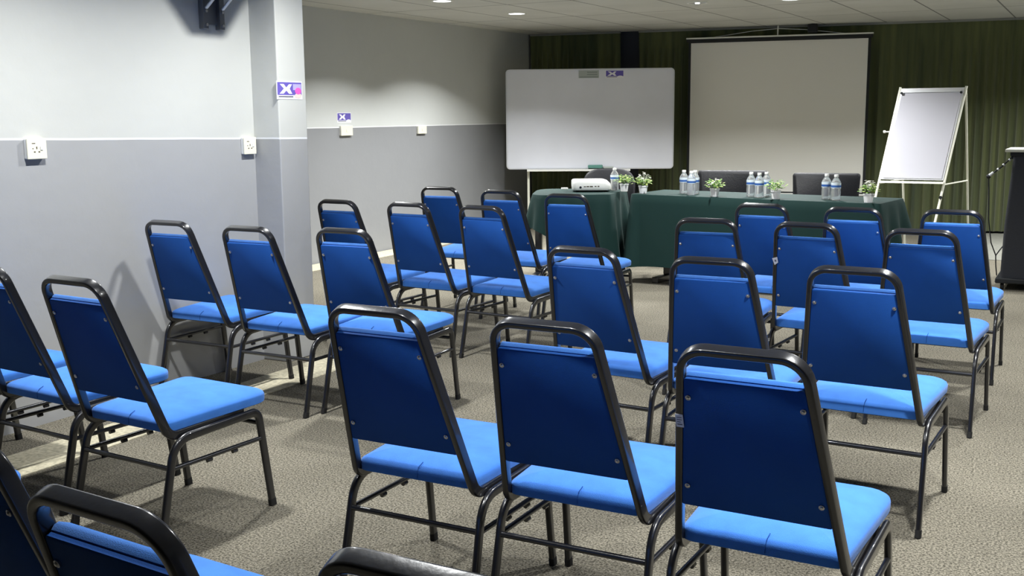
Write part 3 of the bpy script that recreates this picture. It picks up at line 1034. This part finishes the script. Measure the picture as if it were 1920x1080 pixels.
def make_bottle():
    t = thing('water_bottle', 'x', 'bottle')
    MB().lathe([(0.0269, 0.0000), (0.0336, 0.0038), (0.0353, 0.0142), (0.0336, 0.0378), (0.0353, 0.0567), (0.0336, 0.0803), (0.0353, 0.0945), (0.0353, 0.1276),
                (0.0314, 0.1436), (0.0202, 0.1625), (0.0140, 0.1701), (0.0140, 0.1795)], 20).build('body', M['pet'], t)
    lab = MB().lathe([(0.0357, 0.0926), (0.0360, 0.0936), (0.0360, 0.1314), (0.0349, 0.1318)], 20, cap0=False, cap1=False).build('label_band', M['label_white'], t)
    sl = MB()
    for z0, z1 in ((0.0990, 0.1145),):
        sl.lathe([(0.0363, z0), (0.0363, z1)], 20, cap0=False, cap1=False)
    sl.build('blue_print', M['label_blue'], lab)
    MB().lathe([(0.0159, 0.1739), (0.0162, 0.1758), (0.0162, 0.1899), (0.0146, 0.1928)], 16).build('cap', M['white'], t)
    return t


BO = [(-3.725, 8.655, 'single clear water bottle beside the projector'),
      (-3.040, 8.50, 'left water bottle of the group nearest the whiteboard'),
      (-2.930, 8.37, 'front right water bottle of the group nearest the whiteboard'),
      (-2.945, 8.50, 'rear right water bottle of the group nearest the whiteboard'),
      (-2.440, 8.37, 'left water bottle of the middle group'),
      (-2.352, 8.29, 'front centre water bottle of the middle group'),
      (-2.335, 8.43, 'right water bottle of the middle group, beside a potted plant'),
      (-1.845, 8.315, 'left water bottle of the pair at the right chair'),
      (-1.758, 8.240, 'right water bottle of the pair at the right chair')]
b0 = make_bottle()
for i, (x, y, lab) in enumerate(BO):
    if i == 0:
        b0.location = on_table(x, y)
        b0['label'] = lab
        b0['group'] = 'water bottles on the tables'
    else:
        dup(b0, on_table(x, y), i * 0.7, lab, 'water bottles on the tables')


def potted_plant(x, y, label, seed, flowers, h=0.165):
    rnd = random.Random(seed)
    t = thing('potted_plant', label, 'plant', on_table(x, y), rnd.random() * 6, 'small potted plants on the tables')
    MB().lathe([(0.026, 0.0), (0.029, 0.002), (0.036, 0.055), (0.0395, 0.056), (0.0400, 0.066), (0.0365, 0.066), (0.035, 0.060)], 20, cap1=False).build('pot', M['pot'], t)
    MB().lathe([(0.0005, 0.059), (0.0352, 0.059)], 16, cap1=False).build('soil', M['soil'], t)
    lf = [MB(), MB()]
    for i in range(110):
        az = rnd.random() * 2 * PI
        el = rnd.uniform(0.15, 1.35)
        r = rnd.uniform(0.02, 0.070)
        c = Vector((math.cos(az) * math.cos(el) * r * 1.15, math.sin(az) * math.cos(el) * r * 1.15, 0.070 + math.sin(el) * r * (1.0 if flowers else 1.1)))
        d = Vector((math.cos(az), math.sin(az), rnd.uniform(-0.2, 0.9))).normalized()
        s = d.cross(Vector((0, 0, 1))).normalized()
        nrm = s.cross(d)
        L, wd = rnd.uniform(0.018, 0.032), rnd.uniform(0.006, 0.011)
        pts = [c, c + d * L * .4 + s * wd - nrm * .001, c + d * L + nrm * -.004, c + d * L * .4 - s * wd - nrm * .001, c + d * L * .45 + nrm * .003]
        lf[0 if rnd.random() < (0.55 if flowers else 0.8) else 1].add(pts, [(0, 1, 4), (1, 2, 4), (2, 3, 4), (3, 0, 4)])
    st = MB()
    for i in range(8):
        az = rnd.random() * 2 * PI
        st.tube([(0, 0, 0.058), (math.cos(az) * 0.02, math.sin(az) * 0.02, 0.085), (math.cos(az) * 0.035, math.sin(az) * 0.035, 0.11)], 0.0013, 5)
    st.build('stems', M['leaf'], t)
    lf[0].build('foliage', M['leaf'], t)
    lf[1].build('pale_foliage', M['leaf_pale'], t)
    if flowers:
        fl = MB()
        for i in range(flowers):
            az = rnd.random() * 2 * PI
            rr = rnd.uniform(0.01, 0.066)
            z = h - 0.025 - rr * 0.75 + rnd.uniform(-0.006, 0.018)
            c = Vector((math.cos(az) * rr, math.sin(az) * rr, z))
            up = Vector((math.cos(az) * rr * 6, math.sin(az) * rr * 6, 1)).normalized()
            a = up.orthogonal().normalized()
            b = up.cross(a)
            fl.tube([Vector((c.x * .3, c.y * .3, 0.08)), c * 0.6 + Vector((0, 0, z * 0.35)), c], 0.0009, 4)
            for k in range(5):
                q = a * math.cos(2 * PI * k / 5) + b * math.sin(2 * PI * k / 5)
                s = up.cross(q)
                fl.add([c, c + q * .006 + s * .005 + up * .002, c + q * .0125 + up * .003, c + q * .006 - s * .005 + up * .002], [(0, 1, 2, 3)])
        fl.build('blossoms', M['petal'], t)
    return t


potted_plant(-3.590, 8.550, 'small white pot of leafy green plant right behind the single bottle', 11, 5, 0.15)
potted_plant(-3.352, 8.385, 'white pot with tall white blossoms right of the projector table edge', 12, 20, 0.195)
potted_plant(-2.700, 8.265, 'white pot with white and yellow-green blossoms before the middle black chair', 13, 13, 0.165)
potted_plant(-2.198, 8.206, 'white pot of plain green leaves beside the middle bottle group', 14, 0, 0.15)
potted_plant(-1.500, 8.122, 'white pot with white blossoms at the right end of the long table', 15, 18, 0.185)


# ------------------------------------------------------------------ black chairs behind the tables
def office_chair(x, y, rz, label, w, round_top, htop):
    t = thing('office_chair', label, 'chair', (x, y, 0), rz, 'black chairs behind the tables')   # faces local -y
    m = MB()
    rr = 0.16 if round_top else 0.030
    prof = lambda ins, yy: [(px, yy + (pz - 0.65) * 0.10, pz) for px, pz in round_poly([(-w / 2 * 0.94 + ins, 0.50 + ins), (w / 2 * 0.94 - ins, 0.50 + ins), (w / 2 - ins, htop - ins), (-w / 2 + ins, htop - ins)], [0.04, 0.04, rr, rr], 6)]
    m.loft([prof(0.015, -0.035), prof(0.0, -0.02), prof(0.0, 0.02), prof(0.015, 0.035)], True)
    m.build('backrest', M['leather'], t)
    m = MB()
    m.loft([[(px, py - 0.25, z) for px, py in rrect(w - 2 * i, 0.48 - 2 * i, 0.06, 5)] for i, z in ((0.012, 0.40), (0.0, 0.415), (0.0, 0.455), (0.02, 0.475))], True)
    m.build('seat', M['leather'], t)
    for sx in (-1, 1):
        MB().tube(arc_path([(sx * (w / 2 - 0.05), -0.45, 0.012), (sx * (w / 2 - 0.05), -0.44, 0.39), (sx * (w / 2 - 0.05), 0.02, 0.39), (sx * (w / 2 - 0.06), 0.01, 0.60)], [0.04, 0.05], 5), 0.011, 10).build('side_frame', M['chrome'], t)
        MB().tube([(sx * (w / 2 - 0.05), 0.02, 0.39), (sx * (w / 2 - 0.04), 0.06, 0.012)], 0.011, 10).build('leg', M['chrome'], t)
    return t


office_chair(-4.085, 9.36, math.radians(20), 'black round-topped chair behind the projector', 0.50, True, 0.885)
office_chair(-2.962, 9.56, math.radians(12), 'black square-backed chair behind the long table, left of two', 0.62, False, 0.880)
office_chair(-2.135, 9.60, math.radians(8), 'black square-backed chair behind the long table, right of two', 0.570, False, 0.868)

# ------------------------------------------------------------------ flip chart easel
ea = thing('flip_chart', 'white flip chart on a tall cream easel right of the screen', 'flip chart', (-1.58, 10.8, 0), 0)
zlo, zhi = 0.735, 1.615
lean = 0.30 / (zhi - zlo)
fy = lambda z: (z - zlo) * lean
ht, hb = 0.295, 0.292
cxh, cxl = 0.080, -0.030       # the board stands slightly skewed on its legs
xl = lambda z: cxl + (cxh - cxl) * (z - zlo) / (zhi - zlo)


def ept(s, z, off=0.0):
    return Vector((xl(z) * 0 + s * (hb + (ht - hb) * (z - zlo) / (zhi - zlo)) + xl(z), fy(z) - off, z))


bd = MB()
fr0 = [(-1, zlo + 0.02), (1, zlo + 0.02), (1, zhi - 0.005), (-1, zhi - 0.005)]
bd.add([ept(s * 0.96, z, 0.018) for s, z in fr0] + [ept(s * 0.96, z, 0.006) for s, z in fr0], [(0, 1, 2, 3), (7, 6, 5, 4), (0, 1, 5, 4), (1, 2, 6, 5), (2, 3, 7, 6), (3, 0, 4, 7)])
bd.build('backing_board', M['alu'], ea)
pd = MB()
fr1 = [(-1, zlo + 0.035), (1, zlo + 0.035), (1, zhi - 0.05), (-1, zhi - 0.05)]
pd.add([ept(s * 0.90, z, 0.026) for s, z in fr1] + [ept(s * 0.90, z, 0.0185) for s, z in fr1], [(0, 1, 2, 3), (7, 6, 5, 4), (0, 1, 5, 4), (1, 2, 6, 5), (2, 3, 7, 6), (3, 0, 4, 7)])
pd.build('paper_pad', M['paper'], ea)
cl = MB()
cl.add([ept(s * 0.88, z, o) for o in (0.034, 0.0265) for s, z in [(-1, zhi - 0.045), (1, zhi - 0.045), (1, zhi - 0.02), (-1, zhi - 0.02)]],
       [(0, 1, 2, 3), (7, 6, 5, 4), (0, 1, 5, 4), (1, 2, 6, 5), (2, 3, 7, 6), (3, 0, 4, 7)])
cl.build('clamp_bar', M['alu'], ea)
for s in (-1, 1):
    kn = ept(s * 0.90, zhi - 0.05, 0.036)
    MB().cyl(kn, kn + Vector((0, -0.016, 0)), 0.012, 12).build('clamp_knob', M['black'], ea)
    MB().sweep([ept(s, 0.01), ept(s, zhi + 0.005)], 0.022, 0.022, (0, 1, 0), 0.3).build('leg', M['cream_enamel'], ea)
    b0_, b1_ = ept(s, zhi - 0.03) + Vector((0, 0.02, 0)), Vector((s * 0.305 + 0.105, 0.93, 0.01))
    MB().sweep([b0_, b1_], 0.020, 0.020, (0, 1, 0), 0.3).build('leg', M['cream_enamel'], ea)
    bz = b0_ + (b1_ - b0_) * ((zhi - 0.03 - 0.72) / (zhi - 0.04))
    MB().sweep([ept(s, 0.715), Vector((bz.x, bz.y, 0.72))], 0.012, 0.016, (1, 0, 0), 0.3).build('spreader', M['cream_enamel'], ea)
tr = MB()
tr.add([ept(s, z, o) for o in (0.065, 0.0) for s, z in [(-1, zlo - 0.010), (1, zlo - 0.010), (1, zlo + 0.006), (-1, zlo + 0.006)]],
       [(0, 1, 2, 3), (7, 6, 5, 4), (0, 1, 5, 4), (1, 2, 6, 5), (2, 3, 7, 6), (3, 0, 4, 7)])
tr.build('pen_tray', M['cream_enamel'], ea)
k0 = ept(-1, 1.20)
MB().cyl(k0, k0 + Vector((-0.05, 0, 0)), 0.006, 10).cyl(k0 + Vector((-0.045, 0, 0)), k0 + Vector((-0.065, 0, 0)), 0.014, 12).build('side_knob', M['white'], ea)
k0 = ept(1, 0.60)
MB().cyl(k0 + Vector((0, -0.012, 0)), k0 + Vector((0.0, -0.034, 0)), 0.015, 10).build('height_knob', M['black'], ea)

# ------------------------------------------------------------------ lectern and microphone at the right edge
lc = thing('lectern', 'dark charcoal lectern with pale top ledge at the right edge', 'lectern', (-0.38, 9.45, 0), 0)
m = MB()
prof = lambda w_, d_, z: [(x, y, z) for x, y in rrect(w_, d_, 0.03, 4)]
m.loft([prof(0.60, 0.46, 0.09), prof(0.585, 0.45, 0.5), prof(0.52, 0.42, 1.0), prof(0.52, 0.42, 1.05)], True)
m.build('body', M['podium'], lc)
MB().box(-0.33, 0.33, -0.27, 0.27, 0.055, 0.095).build('plinth', M['black'], lc, bevel=0.008)
for x in (-0.28, 0.28):
    for y in (-0.22, 0.22):
        MB().cyl((x - 0.012, y, 0.028), (x + 0.012, y, 0.028), 0.028, 14).build('castor', M['rubber'], lc)
MB().box(-0.315, 0.315, -0.25, 0.25, 1.075, 1.098).build('top_ledge', M['cream_enamel'], lc, bevel=0.004)
MB().box(-0.28, 0.28, -0.22, 0.22, 1.045, 1.076).build('top_tray', M['black'], lc, bevel=0.004)
mc = MB().box(0.035, 0.075, 0.02, 0.05, 0.0, 0.052).build('microphone', M['black'], lc)
mc['label'] = 'gooseneck microphone with hanging cable'
mc.location = (-0.31, -0.20, 1.02)
g0, g1 = Vector((0.055, 0.03, 0.030)), Vector((-0.115, 0.0, -0.135))
MB().tube([g0, g0 * .5 + g1 * .5 + Vector((0, 0, -0.010)), g1], 0.006, 8).build('gooseneck', M['black'], mc)
bd_ = MB()
for k in (0.15, 0.38, 0.60):
    p = g0 + (g1 - g0) * k + Vector((0, 0, -0.008))
    bd_.cyl(p, p + (g1 - g0).normalized() * 0.012, 0.011, 12)
bd_.build('collars', M['alu'], mc)
d = (g1 - g0).normalized()
MB().cyl(g1 - d * 0.045, g1, 0.010, 12, 0.014).build('handle', M['alu'], mc)
MB().lathe([(0.010, -0.012), (0.017, -0.002), (0.017, 0.008), (0.008, 0.018)], 14, Matrix.Translation(g1) @ d.to_track_quat('Z', 'Y').to_matrix().to_4x4()).build('head', M['black'], mc)
cb = [g1, g1 + Vector((0.008, 0, -0.12)), g1 + Vector((0.018, 0, -0.34)), g1 + Vector((0.045, 0.0, -0.52)), g1 + Vector((0.085, 0.0, -0.62)),
      g1 + Vector((0.09, 0, -0.70)), g1 + Vector((0.10, 0.01, -0.78))]
MB().tube(cb, 0.0045, 8).tube([cb[4], cb[4] + Vector((0.03, 0, 0.05)), cb[4] + Vector((0.085, 0.03, 0.13))], 0.0045, 8).build('cable', M['black'], mc)
